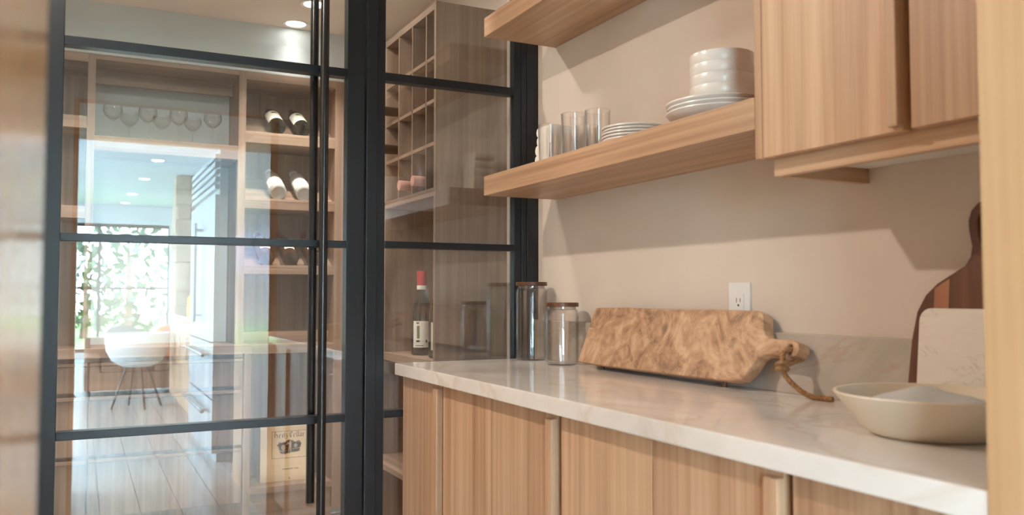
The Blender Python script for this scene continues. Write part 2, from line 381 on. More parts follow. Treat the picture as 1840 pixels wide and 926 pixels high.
# ------------------------------------------------------------------ pantry base cabinets, counter
UN = [(2.4775, 1.852), (1.852, 1.211), (1.211, 0.5835)]
WHERE = ['next to the glass panel', 'midway under the stone counter', 'against the oak jamb']
XD = 0.877
for (ya, yb), wh in zip(UN, WHERE):
    t = Thing('base_cabinet', 'oak base cabinet with two slab doors ' + wh, 'cabinet', (XD, (ya + yb) / 2, 0), group='pantry base cabinets')
    box('body', XD + 0.021, XW - 0.002, yb + 0.001, ya - 0.001, 0.10, 0.880, 'oak_z', t)
    box('toe_kick', XD + 0.08, XD + 0.10, yb + 0.001, ya - 0.001, 0.0, 0.10, 'oak_y', t, 0)
    mid = (ya + yb) / 2
    d1 = box('door', XD, XD + 0.020, mid + 0.006, ya - 0.0015, 0.105, 0.876, 'oak_z', t, 0.001)
    # proud vertical edge pull on the far door, finger groove, then the near door
    box('edge_pull', XD - 0.014, XD + 0.006, mid + 0.0061, mid + 0.034, 0.105, 0.866, 'oak_z', d1, 0.0025)
    d2 = box('door', XD, XD + 0.020, yb + 0.0015, mid - 0.010, 0.105, 0.876, 'oak_z', t, 0.001)
ct = box('countertop', 0.850, XW - 0.001, 0.5833, 2.478, 0.880, 0.915, 'quartzite', None, 0.003)
tag(ct, 'polished pale quartzite countertop running along the pantry wall', 'countertop')
bs = box('backsplash', XW - 0.021, XW, 0.5833, 2.468, 0.915, 1.040, 'splash_stone', None, 0.002)
tag(bs, 'low stone backsplash strip behind the cutting boards', 'backsplash')

# floating shelves
XS = 1.092
for z0, z1, lb in ((1.422, 1.481, 'thick oak floating shelf holding plates, tumblers and napkins'), (1.911, 1.970, 'thick empty oak floating shelf above the plates and bowls')):
    tag(box('floating_shelf', XS, XW, 1.187, 2.362, z0, z1, 'oak_y', None, 0.0015), lb, 'shelf', 'pantry floating shelves')

# upper cabinet
uc = Thing('wall_cabinet', 'oak wall cabinet with slab doors at the end of the shelves', 'cabinet', (1.2, 0.89, 1.333))
box('side_panel', XS, XW, 1.168, 1.186, 1.366, 2.38, 'oak_z', uc)
box('body', XS + 0.022, XW, 0.584, 1.168, 1.372, 2.38, 'oak_z', uc)
d = box('door', XS, XS + 0.020, 0.872, 1.1665, 1.366, 2.378, 'oak_z', uc, 0.001)
box('edge_pull', XS - 0.013, XS + 0.006, 0.8721, 0.892, 1.372, 2.372, 'oak_z', d, 0.0025)
box('door', XS, XS + 0.020, 0.584, 0.858, 1.366, 2.378, 'oak_z', uc, 0.001)
box('bottom_panel', XS + 0.05, XW - 0.001, 0.584, 1.150, 1.361, 1.372, 'drywall', uc, 0)
box('valance', 1.120, 1.138, 0.584, 1.168, 1.334, 1.371, 'oak_y', uc)
box('valance_return', 1.138, XW - 0.001, 1.150, 1.168, 1.333, 1.371, 'oak_x', uc)

# ------------------------------------------------------------------ dishes on the shelf
ZS = 1.481
def plate_prof(Rr, h=0.019, t=0.0045):
    return [(0, 0.003), (Rr * 0.52, 0.003), (Rr * 0.54, 0.0), (Rr * 0.60, 0.0), (Rr * 0.64, 0.004), (Rr * 0.86, 0.010), (Rr * 0.985, h - 0.003), (Rr, h - 0.001), (Rr * 0.995, h + 0.0015), (Rr * 0.97, h), (Rr * 0.84, 0.010 + t), (Rr * 0.62, 0.004 + t), (0, 0.003 + t)]
def stack(name, prof, n, pitch, x, y, z, label, cat, group, jit=0.002, seg=64, mat='white_ceramic'):
    me = None
    for k in range(n):
        if me is None: o = lathe(name, prof, mat, None, seg); me = o
        else: o = me.copy(); C.objects.link(o)
        o.location = (x + random.uniform(-jit, jit), y + random.uniform(-jit, jit), z + k * pitch); o.rotation_euler[2] = random.random()
        tag(o, label(k), cat, group)
nth = ['lowest', 'second from the bottom', 'third from the bottom', 'fourth from the bottom', 'topmost']
stack('side_plate', plate_prof(0.0815, 0.017, 0.0038), 5, 0.0077, 1.215, 1.739, ZS, lambda k: 'small white ceramic plate beside the tumblers, %s of its stack' % nth[k], 'plate', 'small plates on the oak shelf')
stack('dinner_plate', plate_prof(0.113, 0.026, 0.0055), 3, 0.0094, 1.215, 1.425, ZS, lambda k: 'large white ceramic plate under the bowls, %s of its stack' % (['lowest', 'middle one', 'topmost'][k]), 'plate', 'large plates on the oak shelf')
bowl_prof = [(0, 0.004), (0.038, 0.004), (0.040, 0.0), (0.045, 0.0), (0.054, 0.006), (0.0590, 0.019), (0.0605, 0.0240), (0.0645, 0.0262), (0.0664, 0.0300), (0.0674, 0.050), (0.0668, 0.0515), (0.0650, 0.0505), (0.0636, 0.046), (0.0606, 0.028), (0.053, 0.011), (0.038, 0.008), (0, 0.008)]
stack('cereal_bowl', bowl_prof, 4, 0.0235, 1.217, 1.420, ZS + 0.0278, lambda k: 'white ceramic bowl on the large plates, %s of its stack' % (['lowest', 'second from the bottom', 'second from the top', 'topmost'][k]), 'bowl', 'bowls on the oak shelf', 0.0003)
tum = [(0, 0.0), (0.029, 0.0), (0.0305, 0.0015), (0.034, 0.122), (0.0345, 0.1225), (0.0338, 0.123), (0.0320, 0.1225), (0.0285, 0.009), (0, 0.009)]
tl = ['beside the rolled napkins', 'standing out at the shelf edge', 'beside the small plates', 'against the wall']
tp = None
for (x, y), lb in zip([(1.190, 2.125), (1.172, 1.962), (1.205, 1.895), (1.29, 2.085)], tl):
    if tp is None: o = tp = lathe('tumbler', tum, 'clear_glass', None, 48)
    else: o = tp.copy(); C.objects.link(o)
    o.location = (x, y, ZS); tag(o, 'clear straight drinking glass ' + lb, 'glass', 'tumblers on the oak shelf')
# folded napkins
def napkin(z, label, hgt, n, w, dx):
    t = Thing('folded_napkin', label, 'napkin', (1.262 + dx, 2.228, z), group='napkins on the oak shelf')
    h = hgt / n
    for k in range(n):
        bm = bmesh.new(); q0 = 0.5 * h * 0.9
        prof = [(-0.042, 0.0), (0.032, 0.0)] + [(0.032 + q0 * math.sin(a), h / 2 - h / 2 * math.cos(a)) for a in [math.pi * q / 10 for q in range(1, 10)]] + [(0.032, h), (-0.042, h)]
        prism_bm(prof, -w, w, lambda u, v, dd: Vector((dd, u + 0.002 * (k % 2), v + k * h * 0.995)), bm)
        bmesh.ops.bevel(bm, geom=[e_ for e_ in bm.edges if e_.calc_face_angle(0) > 0.5], offset=0.006, segments=3, affect='EDGES')
        link('fold', bm, 'linen', t, 60, False)
napkin(ZS, 'folded white linen napkin lying on the oak shelf', 0.088, 3, 0.040, 0)
napkin(ZS + 0.0875, 'folded white linen napkin lying on another napkin', 0.055, 2, 0.037, 0.002)

# ------------------------------------------------------------------ counter things
def jar(loc, h, r, label):
    t = Thing('storage_jar', label, 'jar', loc, group='glass jars on the stone counter'); k = 0.0028
    pr = [(0, 0), (r - 0.006, 0), (r - 0.001, 0.003), (r, 0.008), (r, h - 0.020), (r - 0.003, h - 0.010), (r - 0.007, h - 0.005), (r - 0.007, h)]
    inn = [(r - 0.0095, h), (r - 0.0095, h - 0.005), (r - 0.006, h - 0.011), (r - k, h - 0.021), (r - k, 0.010), (r - 0.007, 0.006), (0, 0.006)]
    lathe('body', pr + inn, 'clear_glass', t, 56)
    s = lathe('lid', [(0, h + 0.0005), (r - 0.001, h + 0.0005), (r, h + 0.0015), (r, h + 0.0115), (r - 0.001, h + 0.0125), (0, h + 0.0125)], 'lid_wood', t, 56)
    lathe('seal', [(0, h + 0.0006), (r - 0.012, h + 0.0006), (r - 0.0100, h - 0.003), (r - 0.0100, h - 0.006), (r - 0.012, h - 0.009), (0, h - 0.009)], 'clear_bottle', s, 40)
jar((1.272, 2.392, 0.915), 0.233, 0.0495, 'tall glass jar with a flat wooden lid by the black post')
jar((1.265, 2.190, 0.915), 0.170, 0.0500, 'short glass jar with a flat wooden lid beside the cutting board')

# outlet
ot = Thing('wall_outlet', 'white square edged power outlet on the beige wall above the cutting board', 'outlet', (XW, 1.512, 1.09))
box('plate', XW - 0.006, XW, 1.477, 1.547, 1.0405, 1.148, 'plastic_white', ot, 0.0015)
f = box('socket_face', XW - 0.008, XW - 0.004, 1.4945, 1.5285, 1.056, 1.123, 'plastic_white', ot, 0.001)
for z in (1.108, 1.073):
    for yy, hh in ((1.5055, 0.0045), (1.5175, 0.0055)): box('slot', XW - 0.0084, XW - 0.0075, yy - 0.0008, yy + 0.0008, z - hh, z + hh, 'slot_dark', f, 0)
    bm = bmesh.new(); bmesh.ops.create_cone(bm, cap_ends=True, segments=14, radius1=0.0026, radius2=0.0026, depth=0.001, matrix=Matrix.Translation((XW - 0.008, 1.5115, z - 0.0115)) @ Matrix.Rotation(R(90), 4, 'Y'))
    link('slot', bm, 'slot_dark', f)

# burl board: outline in (y, v) on a plane leaning on the backsplash
cb_t = Thing('cutting_board', 'long burl wood cutting board with a rope on its handle', 'cutting board', (1.262, 1.75, 0.915))
k_ = 0.29; n_ = math.sqrt(1 + k_ * k_)
outl = [(2.091, 0.932), (2.086, 0.950), (2.066, 1.076), (2.060, 1.084), (1.9, 1.0865), (1.7, 1.085), (1.557, 1.087), (1.411, 1.086), (1.397, 1.080), (1.390, 1.062), (1.385, 1.046), (1.377, 1.036), (1.362, 1.030), (1.33, 1.029), (1.297, 1.029), (1.280, 1.024), (1.274, 1.012), (1.279, 0.999), (1.297, 0.994), (1.33, 0.996), (1.368, 0.995), (1.386, 0.988), (1.398, 0.968), (1.408, 0.952), (1.424, 0.940), (1.445, 0.934), (1.6, 0.932), (1.8, 0.931), (2.0, 0.9305)]
P2 = lambda y, z: (-(y - 1.75), (z - 0.925) * n_)
O2 = [P2(y, z) for y, z in outl]
hole = [P2(1.300 + 0.0085 * math.cos(q * math.pi / 8), 1.0105 + 0.010 * math.sin(q * math.pi / 8)) for q in range(16)]
# local frame: u -> -Y, v -> up the lean, w -> out of the front face
U = Vector((0, -1, 0)); V = Vector((k_ / n_, 0, 1 / n_)); W = U.cross(V)
TH = 0.032
org = Vector((1.256, 1.75, 0.925)) - W * (TH / 2) - Vector((1.262, 1.75, 0.915))
mt = Matrix(((U.x, V.x, W.x, org.x), (U.y, V.y, W.y, org.y), (U.z, V.z, W.z, org.z), (0, 0, 0, 1)))
curve_board('board', [O2, hole], TH, 0.003, 'burl', cb_t, mt)
for yy in (1.50, 2.0):
    tube('foot', [(1.284, yy, 0.9145), (1.284, yy, 0.938)], 0.006, 'paddle_wood', cb_t, 12)
# rope: three twisted strands along a path through the hole
def path_sample(pts, n):
    P = [Vector(p) for p in pts]; P = [2 * P[0] - P[1]] + P + [2 * P[-1] - P[-2]]; out = []
    for i in range(1, len(P) - 2):
        for k in range(n):
            t = k / n
            out.append(0.5 * ((2 * P[i]) + (P[i + 1] - P[i - 1]) * t + (2 * P[i - 1] - 5 * P[i] + 4 * P[i + 1] - P[i + 2]) * t * t + (3 * P[i] - P[i - 1] - 3 * P[i + 1] + P[i + 2]) * t ** 3))
    out.append(P[-2]); return out
def twisted(pts, r, bm, n=14, turns=9):
    S = path_sample(pts, n); prev = None; fr = []
    for i, p in enumerate(S):
        t = (S[min(i + 1, len(S) - 1)] - S[max(i - 1, 0)]).normalized()
        u = t.orthogonal().normalized() if prev is None else (prev - t * prev.dot(t)).normalized()
        prev = u; fr.append((p, u, t.cross(u)))
    for s in range(3):
        q = [p + (u * math.cos(6.283 * (turns * i / len(fr) + s / 3)) + v * math.sin(6.283 * (turns * i / len(fr) + s / 3))) * r * 0.55 for i, (p, u, v) in enumerate(fr)]
        tube_bm(q, r * 0.56, 7, bm)
bm = bmesh.new()
twisted([(1.312, 1.300, 1.014), (1.283, 1.300, 1.0085), (1.262, 1.298, 1.003), (1.255, 1.292, 0.990), (1.252, 1.291, 0.978)], 0.0055, bm, 14, 5)
twisted([(1.312, 1.300, 1.012), (1.314, 1.296, 0.992), (1.285, 1.289, 0.986), (1.260, 1.289, 0.980)], 0.0050, bm, 14, 5)
for dz in (0.000, 0.009):
    cx_, cy_, cz_ = 1.252, 1.291, 0.974 + dz
    twisted([(cx_ + 0.0095 * math.cos(q), cy_ + 0.0095 * math.sin(q), cz_ + 0.002 * math.sin(2 * q)) for q in [6.283 * i / 8 for i in range(9)]], 0.0046, bm, 6, 6)
twisted([(1.252, 1.291, 0.976), (1.254, 1.283, 0.958), (1.262, 1.262, 0.937), (1.274, 1.240, 0.9225), (1.282, 1.220, 0.9205), (1.287, 1.196, 0.9205)], 0.0052, bm, 14, 12)
link('rope_loop', bm, 'rope', cb_t, True)

# round paddle board and marble board behind the bowl
pd = Thing('paddle_board', 'dark striped wood paddle board with a loop handle leaning on the wall', 'cutting board', (1.30, 0.897, 0.915))
cy = 0.897
half = [(0.137, 0.0), (0.142, 0.05), (0.137, 0.125), (0.128, 0.175), (0.112, 0.204), (0.090, 0.224), (0.062, 0.240), (0.040, 0.253), (0.030, 0.268), (0.028, 0.285), (0.034, 0.310), (0.036, 0.328), (0.031, 0.346), (0.018, 0.358), (0.0, 0.362)]
full_o = [(u, v) for u, v in half] + [(-u, v) for u, v in half[-2::-1]]
hol = smooth_poly([(0.0, 0.345), (0.015, 0.338), (0.018, 0.320), (0.011, 0.292), (0.0, 0.283), (-0.011, 0.292), (-0.018, 0.320), (-0.015, 0.338)], 3)
TP = 0.018; lean = R(4.5)
U = Vector((0, 1, 0)); V = Vector((math.sin(lean), 0, math.cos(lean))); W = U.cross(V)
def lean_mat(x): return Matrix(((U.x, V.x, W.x, x), (U.y, V.y, W.y, 0), (U.z, V.z, W.z, 0.0007), (0, 0, 0, 1)))
curve_board('board', [full_o, hol], TP, 0.003, 'paddle_wood', pd, lean_mat(0.0040))
for u0, u1 in ((0.066, 0.094), (-0.05, -0.02)):   # lighter inlaid staves
    curve_board('stave', [[(u0, 0.01), (u1, 0.01), (u1, 0.215), (u0, 0.232)]], 0.0188, 0.0001, 'paddle_light', pd, lean_mat(0.0040))
mb = Thing('marble_board', 'pale marble serving board leaning against the paddle board', 'cutting board', (1.276, 0.87, 0.915))
rr = 0.022; yL, yR, zt = 0.140, -0.140, 0.182
po = [(yR, 0.0), (yL, 0.0)] + [(yL - rr + rr * math.cos(q), zt - rr + rr * math.sin(q)) for q in [math.pi / 2 * i / 6 for i in range(7)]] + [(yR + rr + rr * math.cos(q), zt - rr + rr * math.sin(q)) for q in [math.pi / 2 + math.pi / 2 * i / 6 for i in range(7)]]
lean = R(5.5); V = Vector((math.sin(lean), 0, math.cos(lean))); W = U.cross(V)
curve_board('slab', [po], 0.012, 0.002, 'marble', mb, lean_mat(0.0095))

# serving bowl with a white cloth
sb = Thing('serving_bowl', 'wide cream stoneware bowl in front of the marble board', 'bowl', (1.118, 0.852, 0.915))
rb = 0.137
lathe('bowl', [(0, 0.0), (0.080, 0.0), (0.088, 0.003), (0.098, 0.013), (0.118, 0.037), (rb - 0.002, 0.0575), (rb, 0.0605), (rb - 0.001, 0.0625), (rb - 0.005, 0.062), (0.112, 0.040), (0.092, 0.018), (0.078, 0.010), (0, 0.009)], 'stoneware', sb, 72)
bm = bmesh.new(); G = 26; vv = {}
for i in range(G + 1):
    for j in range(G + 1):
        u = -1 + 2 * i / G; v = -1 + 2 * j / G; rad = math.hypot(u, v)
        h = 0.036 + 0.020 * math.exp(-((u + 0.10) ** 2 * 2.2 + (v - 0.15) ** 2 * 3.0)) + 0.0035 * math.sin(5 * u + 2 * v) + 0.0015 * math.sin(9 * v - 3 * u)
        s = 0.1045 * (1 / max(1, rad) if rad > 1 else 1)
        vv[i, j] = bm.verts.new((u * s, v * s, h - 0.014 * min(1, rad) ** 4))
for i in range(G):
    for j in range(G): bm.faces.new((vv[i, j], vv[i + 1, j], vv[i + 1, j + 1], vv[i, j + 1]))
r_ = bmesh.ops.solidify(bm, geom=bm.faces[:], thickness=0.003)
nap = link('crumpled_cloth', bm, 'white_cloth', None, True); nap.location = (1.118, 0.852, 0.926)
tag(nap, 'crumpled white cloth lying in the stoneware bowl', 'cloth')

# ------------------------------------------------------------------ wine room: back cabinet
YC, YB = 4.10, 4.40
def wbox(nm, x0, x1, y0, y1, z0, z1, par, ax='z', bev=0.001): return box(nm, x0, x1, y0, y1, z0, z1, 'walnut_' + ax, par, bev)
bc = Thing('wine_wall_unit', 'pale walnut wine room unit with bottle shelves, glass rack bay and drawers', 'cabinet', (0.3, YC, 0))
for x0, x1 in ((0.010, 0.041), (0.641, 0.674), (1.096, 1.138), (-0.845, -0.80)):
    wbox('upright', x0, x1, YC, YB, 0.892 if x0 != 1.096 else 0.10, 2.166, bc)
wbox('top_panel', 0.674, 1.096, YC, YB, 2.128, 2.166, bc, 'x'); wbox('top_panel', -0.80, 0.010, YC, YB, 2.128, 2.166, bc, 'x')
wbox('top_panel', 0.041, 0.641, YC + 0.004, YB, 2.146, 2.166, bc, 'x')
wbox('valance', 0.041, 0.641, YC + 0.20, YC + 0.22, 2.083, 2.146, bc, 'x')
wbox('back_panel', 0.674, 1.096, YB - 0.012, YB, 0.892, 2.128, bc); wbox('back_panel', -0.80, 0.010, YB - 0.012, YB, 0.892, 2.128, bc)
# sloping bottle shelves: front lip and ramp
TH_ = R(27)
for zt, zb in ((1.885, 1.833), (1.574, 1.524), (1.260, 1.218)):
    s = wbox('shelf', 0.674, 1.096, YC + 0.004, YB - 0.012, zb, zt - 0.012, bc, 'x')
    wbox('lip', 0.674, 1.096, YC + 0.003, YC + 0.020, zt - 0.013, zt, s, 'x')
    bm = bmesh.new(); yr = YC + 0.020; Lr = YB - 0.013 - yr
    prism_bm([(yr, zt - 0.012), (yr + Lr, zt - 0.012), (yr + Lr, zt - 0.008 + Lr * math.tan(TH_)), (yr, zt - 0.008)], 0.675, 1.095, lambda u, v, dd: Vector((dd, u, v)), bm)
    link('ramp', bm, 'walnut_x', s)
for z in (1.840, 1.45): wbox('shelf', -0.80, 0.010, YC + 0.004, YB - 0.012, z, z + 0.052, bc, 'x')
wbox('glass_shelf', 0.041, 0.641, YC + 0.006, YB, 1.748, 1.812, bc, 'x')
# counter and base: deeper drawer section, then the open niche
wc = Thing('wine_counter', 'pale walnut counter with drawers and an open niche below the wine unit', 'cabinet', (0.3, YC, 0))
wbox('counter_slab', -0.845, 0.703, 4.03, YB, 0.852, 0.892, wc, 'x'); wbox('counter_slab', 0.704, 1.0962, YC - 0.012, YB, 0.846, 0.889, wc, 'x')
wbox('riser', 0.675, 1.095, YC + 0.09, YC + 0.20, 0.889, 0.945, wc, 'x')
wbox('side_panel', 0.672, 0.703, 4.05, YB, 0.0, 0.852, wc); wbox('body', -0.845, 0.672, 4.085, YB, 0.10, 0.852, wc)
wbox('toe_kick', -0.845, 0.672, 4.12, 4.14, 0.0, 0.10, wc, 'x', 0)
for x0, x1 in ((0.04, 0.667), (-0.60, 0.034)):
    for z0, z1 in ((0.706, 0.838), (0.440, 0.694), (0.180, 0.430)):
        d = wbox('drawer', x0, x1, 4.062, 4.084, z0, z1 - 0.022, wc)
        box('edge_pull', x0, x1, 4.050, 4.084, z1 - 0.020, z1 - 0.006, 'walnut_x', d, 0.002)
wbox('niche_back', 0.703, 1.096, YB - 0.015, YB, 0.10, 0.846, wc); wbox('niche_shelf', 0.703, 1.096, YC + 0.004, YB - 0.015, 0.200, 0.228, wc, 'x')
wbox('niche_base', 0.703, 1.096, YC + 0.03, YC + 0.05, 0.0, 0.200, wc, 'x')

# ------------------------------------------------------------------ wine room: right cabinet with cubbies
XF, XBk = 1.030, 1.31
rc = Thing('wine_cubby_cabinet', 'pale walnut cabinet of square bottle cubbies behind the fixed glass panel', 'cabinet', (XF, 2.95, 0))
YE = 2.605; CW = 0.146; ncol = 5; YL = YE + 0.018 + ncol * CW
wbox('end_panel', XF, XBk - 0.001, YE - 0.0, YE + 0.018, 0.0, 2.092, rc); wbox('end_panel', XF, XBk - 0.001, YL - 0.004, YL + 0.014, 0.0, 2.092, rc)
zrow = [1.462, 1.621, 1.764, 1.909, 2.068]
YDIV = [2.700, 2.836, 2.978, 3.131]; YCELL = [2.661, 2.768, 2.907, 3.055, 3.22]
wbox('top_panel', XF + 0.001, XBk - 0.001, YE + 0.018, YL - 0.004, 2.068, 2.091, rc, 'y')
wbox('back_panel', XBk - 0.012, XBk - 0.001, YE + 0.018, YL - 0.004, 0.10, 2.068, rc)
wbox('cubby_floor', XF + 0.001, XBk - 0.012, YE + 0.018, YL - 0.004, 1.446, 1.474, rc, 'y')
for z in zrow[1:4]: wbox('cubby_shelf', XF + 0.002, XBk - 0.012, YE + 0.018, YL - 0.004, z - 0.006, z + 0.006, rc, 'y', 0.0005)
for c in range(1, ncol):
    y = YDIV[c - 1]
    if c == 4: wbox('cubby_divider', XF + 0.001, XBk - 0.012, y - 0.008, y + 0.008, 0.905, 2.068, rc, 'z', 0.0005)
    else: wbox('cubby_divider', XF + 0.002, XBk - 0.012, y - 0.005, y + 0.005, 1.474, 2.068, rc, 'z', 0.0005)
wbox('counter_slab', XF - 0.004, XBk - 0.012, YE + 0.018, YL - 0.004, 0.876, 0.905, rc, 'y')
wbox('lower_divider', XF + 0.01, XBk - 0.012, YE + 0.30, YE + 0.318, 0.10, 0.876, rc); wbox('lower_shelf', XF + 0.006, XBk - 0.012, YE + 0.018, YL - 0.004, 0.46, 0.48, rc, 'y')
wbox('base_panel', XF + 0.02, XBk - 0.012, YE + 0.018, YL - 0.004, 0.06, 0.10, rc, 'y')

# ------------------------------------------------------------------ bottles
def bordeaux(r=0.0375, h=0.30, neck=0.0145, sh=0.185):
    return [(0, 0.006), (r * 0.55, 0.004), (r * 0.86, 0.0), (r * 0.97, 0.003), (r, 0.010), (r, sh), (r * 0.97, sh + 0.010), (r * 0.80, sh + 0.025), (neck * 1.25, sh + 0.042), (neck, sh + 0.055), (neck * 0.96, h - 0.028), (neck * 1.10, h - 0.024), (neck * 1.10, h - 0.012), (neck * 0.98, h - 0.010), (neck * 0.95, h), (0, h)]
def burgundy(r=0.0385, h=0.30, neck=0.0145, sh=0.135):
    return [(0, 0.006), (r * 0.55, 0.004), (r * 0.86, 0.0), (r * 0.97, 0.003), (r, 0.010), (r, sh), (r * 0.93, sh + 0.022), (r * 0.70, sh + 0.055), (neck * 1.35, sh + 0.078), (neck * 1.05, sh + 0.095), (neck, sh + 0.105), (neck * 0.96, h - 0.02), (neck * 1.08, h - 0.016), (neck * 1.06, h), (0, h)]
def bottle(name, label, loc, rot, group, prof, glassm, cap, capz, lab=None, roll=0.0, r=0.0375, h=0.30, neck=0.0145, marks=None):
    t = Thing(name, label, 'bottle', loc, rot, group)
    g = lathe('glass_body', prof, glassm, t, 36)
    if cap: lathe('capsule', [(0, h + 0.001), (neck * 1.22, h + 0.001), (neck * 1.26, h - 0.002), (neck * 1.22, h - 0.030), (neck * 1.16, capz), (neck * 0.9, capz)], cap, t, 28)
    if lab:
        z0, z1, half_a = lab
        lo = lathe('paper_label', [(r + 0.0006, z0), (r + 0.0006, z1)], 'paper', t, 20, a0=roll - half_a, a1=roll + half_a)
        for (z_0, z_1, a_0, a_1, mm) in (marks or []): lathe('print', [(r + 0.0010, z_0), (r + 0.0010, z_1)], mm, lo, 8, a0=roll + a_0, a1=roll + a_1)
    return t
def on_ramp(x, zt, r, dist=0.0):
    # base at the lip, body lying on the ramp
    y0 = YC + 0.024 + dist * math.cos(TH_); z0 = zt - 0.008 + (y0 - YC - 0.020) * math.tan(TH_)
    return (x, y0 - r * math.sin(TH_) + 0.0, z0 + r * math.cos(TH_) + 0.0005)
RT = (-(math.pi / 2 - TH_), 0, 0)
up = -math.pi / 2   # the label side that faces up and forward once the bottle lies on the ramp
mk = [(0.118, 0.142, -0.35, 0.30, 'ink_green'), (0.085, 0.090, -0.5, 0.5, 'ink_light')]
for x, lb in ((0.822, 'dark wine bottle with cream label on the top shelf, beside the upright'), (0.940, 'dark wine bottle with cream label on the top shelf, behind the door pull')):
    bottle('wine_bottle', lb, on_ramp(x, 1.885, 0.0375), RT, 'bottles lying on the top shelf', bordeaux(h=0.29), 'dark_bottle', 'maroon_foil', 0.245, (0.040, 0.160, 1.35), up, h=0.29, marks=mk)
def spirit(r, h): return [(0, 0.010), (r * 0.5, 0.008), (r * 0.8, 0.0), (r * 0.96, 0.003), (r, 0.012), (r, h * 0.66), (r * 0.95, h * 0.72), (r * 0.72, h * 0.79), (r * 0.45, h * 0.83), (r * 0.40, h * 0.87), (r * 0.40, h), (0, h)]
for x, lb in ((0.828, 'clear glass bottle with a white label on the middle shelf, beside the upright'), (0.950, 'clear glass bottle with a white label on the middle shelf, behind the door pull')):
    t = bottle('spirit_bottle', lb, on_ramp(x, 1.574, 0.039), RT, 'clear bottles lying on the middle shelf', spirit(0.039, 0.27), 'frosted_bottle', None, 0, (0.028, 0.115, 1.4), up, r=0.039, marks=[(0.05, 0.056, -0.4, 0.4, 'ink_light')])
    lathe('cap', [(0, 0.285), (0.019, 0.285), (0.0195, 0.283), (0.0195, 0.262), (0.016, 0.262)], 'plastic_white', t, 28)
for x, lb in ((0.776, 'dark red bottle with square label on the lowest bottle shelf, beside the upright'), (0.889, 'dark red bottle with a square cream label on the lowest bottle shelf, between two others'), (1.000, 'dark red bottle on the lowest bottle shelf, behind the door pull')):
    bottle('liqueur_bottle', lb, on_ramp(x, 1.260, 0.039), RT, 'dark red bottles lying on the lowest bottle shelf', bordeaux(0.039, 0.285, 0.015, 0.165), 'amber_bottle', 'maroon_foil', 0.235, (0.045, 0.135, 0.62), up, r=0.039, h=0.285, neck=0.015, marks=[(0.095, 0.103, -0.25, 0.25, 'ink'), (0.075, 0.083, -0.1, 0.2, 'ink')])
# necks looking out of the cubbies: bottle axis along -X
def cub(col, row, label, cap, dx, glassm='green_glass'):
    y = YCELL[col]; z = zrow[row] + 0.006 + 0.0375 + (0.006 if row == 0 else 0)
    return bottle('cubby_bottle', label, (XF + 0.262 + dx, y, z), (0, -math.pi / 2, 0), 'bottles lying in the cubbies', bordeaux(h=0.27, sh=0.155), 'dark_bottle', cap, 0.205, h=0.27)
cub(3, 2, 'dark wine bottle lying in a cubby of the second row from the top', 'dark_foil', -0.03)
cub(3, 1, 'dark wine bottle lying in a cubby of the third row from the top', 'dark_foil', -0.03)
cub(2, 0, 'rose foil necked wine bottle in the bottom cubby row, farther from the end panel', 'rose_foil', -0.012)
cub(1, 0, 'rose foil necked wine bottle in the bottom cubby row, closer to the end panel', 'rose_foil', -0.012)
lm = [(0.060, 0.105, -0.55, -0.30, 'ink_green'), (0.112, 0.118, -0.60, -0.35, 'ink'), (0.048, 0.054, -0.60, -0.30, 'ink'), (0.046, 0.056, 0.25, 0.42, 'ink_green'), (0.034, 0.036, -0.7, 0.1, 'ink')]
camdir = lambda x, y: math.atan2(-y, -x)
for (x, y), lb in (((1.098, 2.905), 'red capped wine bottle with a square cream label standing in the cubby cabinet niche'), ((1.100, 2.738), 'wine bottle with a square cream label half hidden by the cabinet end panel')):
    t = bottle('standing_wine_bottle', lb, (x, y, 0.905), (0, 0, 0), 'wine bottles standing in the niche', burgundy(), 'dark_bottle', 'red_foil', 0.248, (0.028, 0.122, 0.95), camdir(x, y) + 0.1, r=0.0385, marks=lm)
    lathe('neck_band', [(0.0178, 0.234), (0.0182, 0.236), (0.0182, 0.247), (0.0178, 0.249)], 'paper', t, 28)

# ------------------------------------------------------------------ stem glasses in the centre bay
wg = [(0, 0.0), (0.031, 0.0), (0.0315, 0.0012), (0.020, 0.003), (0.006, 0.006), (0.0034, 0.014), (0.0030, 0.075), (0.0042, 0.085), (0.016, 0.092), (0.034, 0.106), (0.0455, 0.124), (0.0470, 0.136), (0.0435, 0.158), (0.0425, 0.158), (0.0458, 0.136), (0.0444, 0.125), (0.033, 0.108), (0.015, 0.095), (0, 0.092)]
gp = None
fr = [(0.113, 4.17), (0.256, 4.17), (0.386, 4.17), (0.535, 4.17)]; bk = [(0.186, 4.30), (0.324, 4.30), (0.461, 4.30)]
ORD = ['first', 'second', 'third', 'fourth']
for rowp, rw in ((fr, 'front'), (bk, 'back')):
    for k, (x, y) in enumerate(reversed(rowp)):
        if gp is None: o = gp = lathe('stem_glass', [(r_ * 0.87, z_ * 0.95) for r_, z_ in wg], 'clear_glass', None, 40)
        else: o = gp.copy(); C.objects.link(o)
        o.location = (x, y, 1.812); tag(o, 'clear stem glass, %s of the %s row counted from the bottle shelves' % (ORD[k], rw), 'glass', 'stem glasses on the walnut shelf')

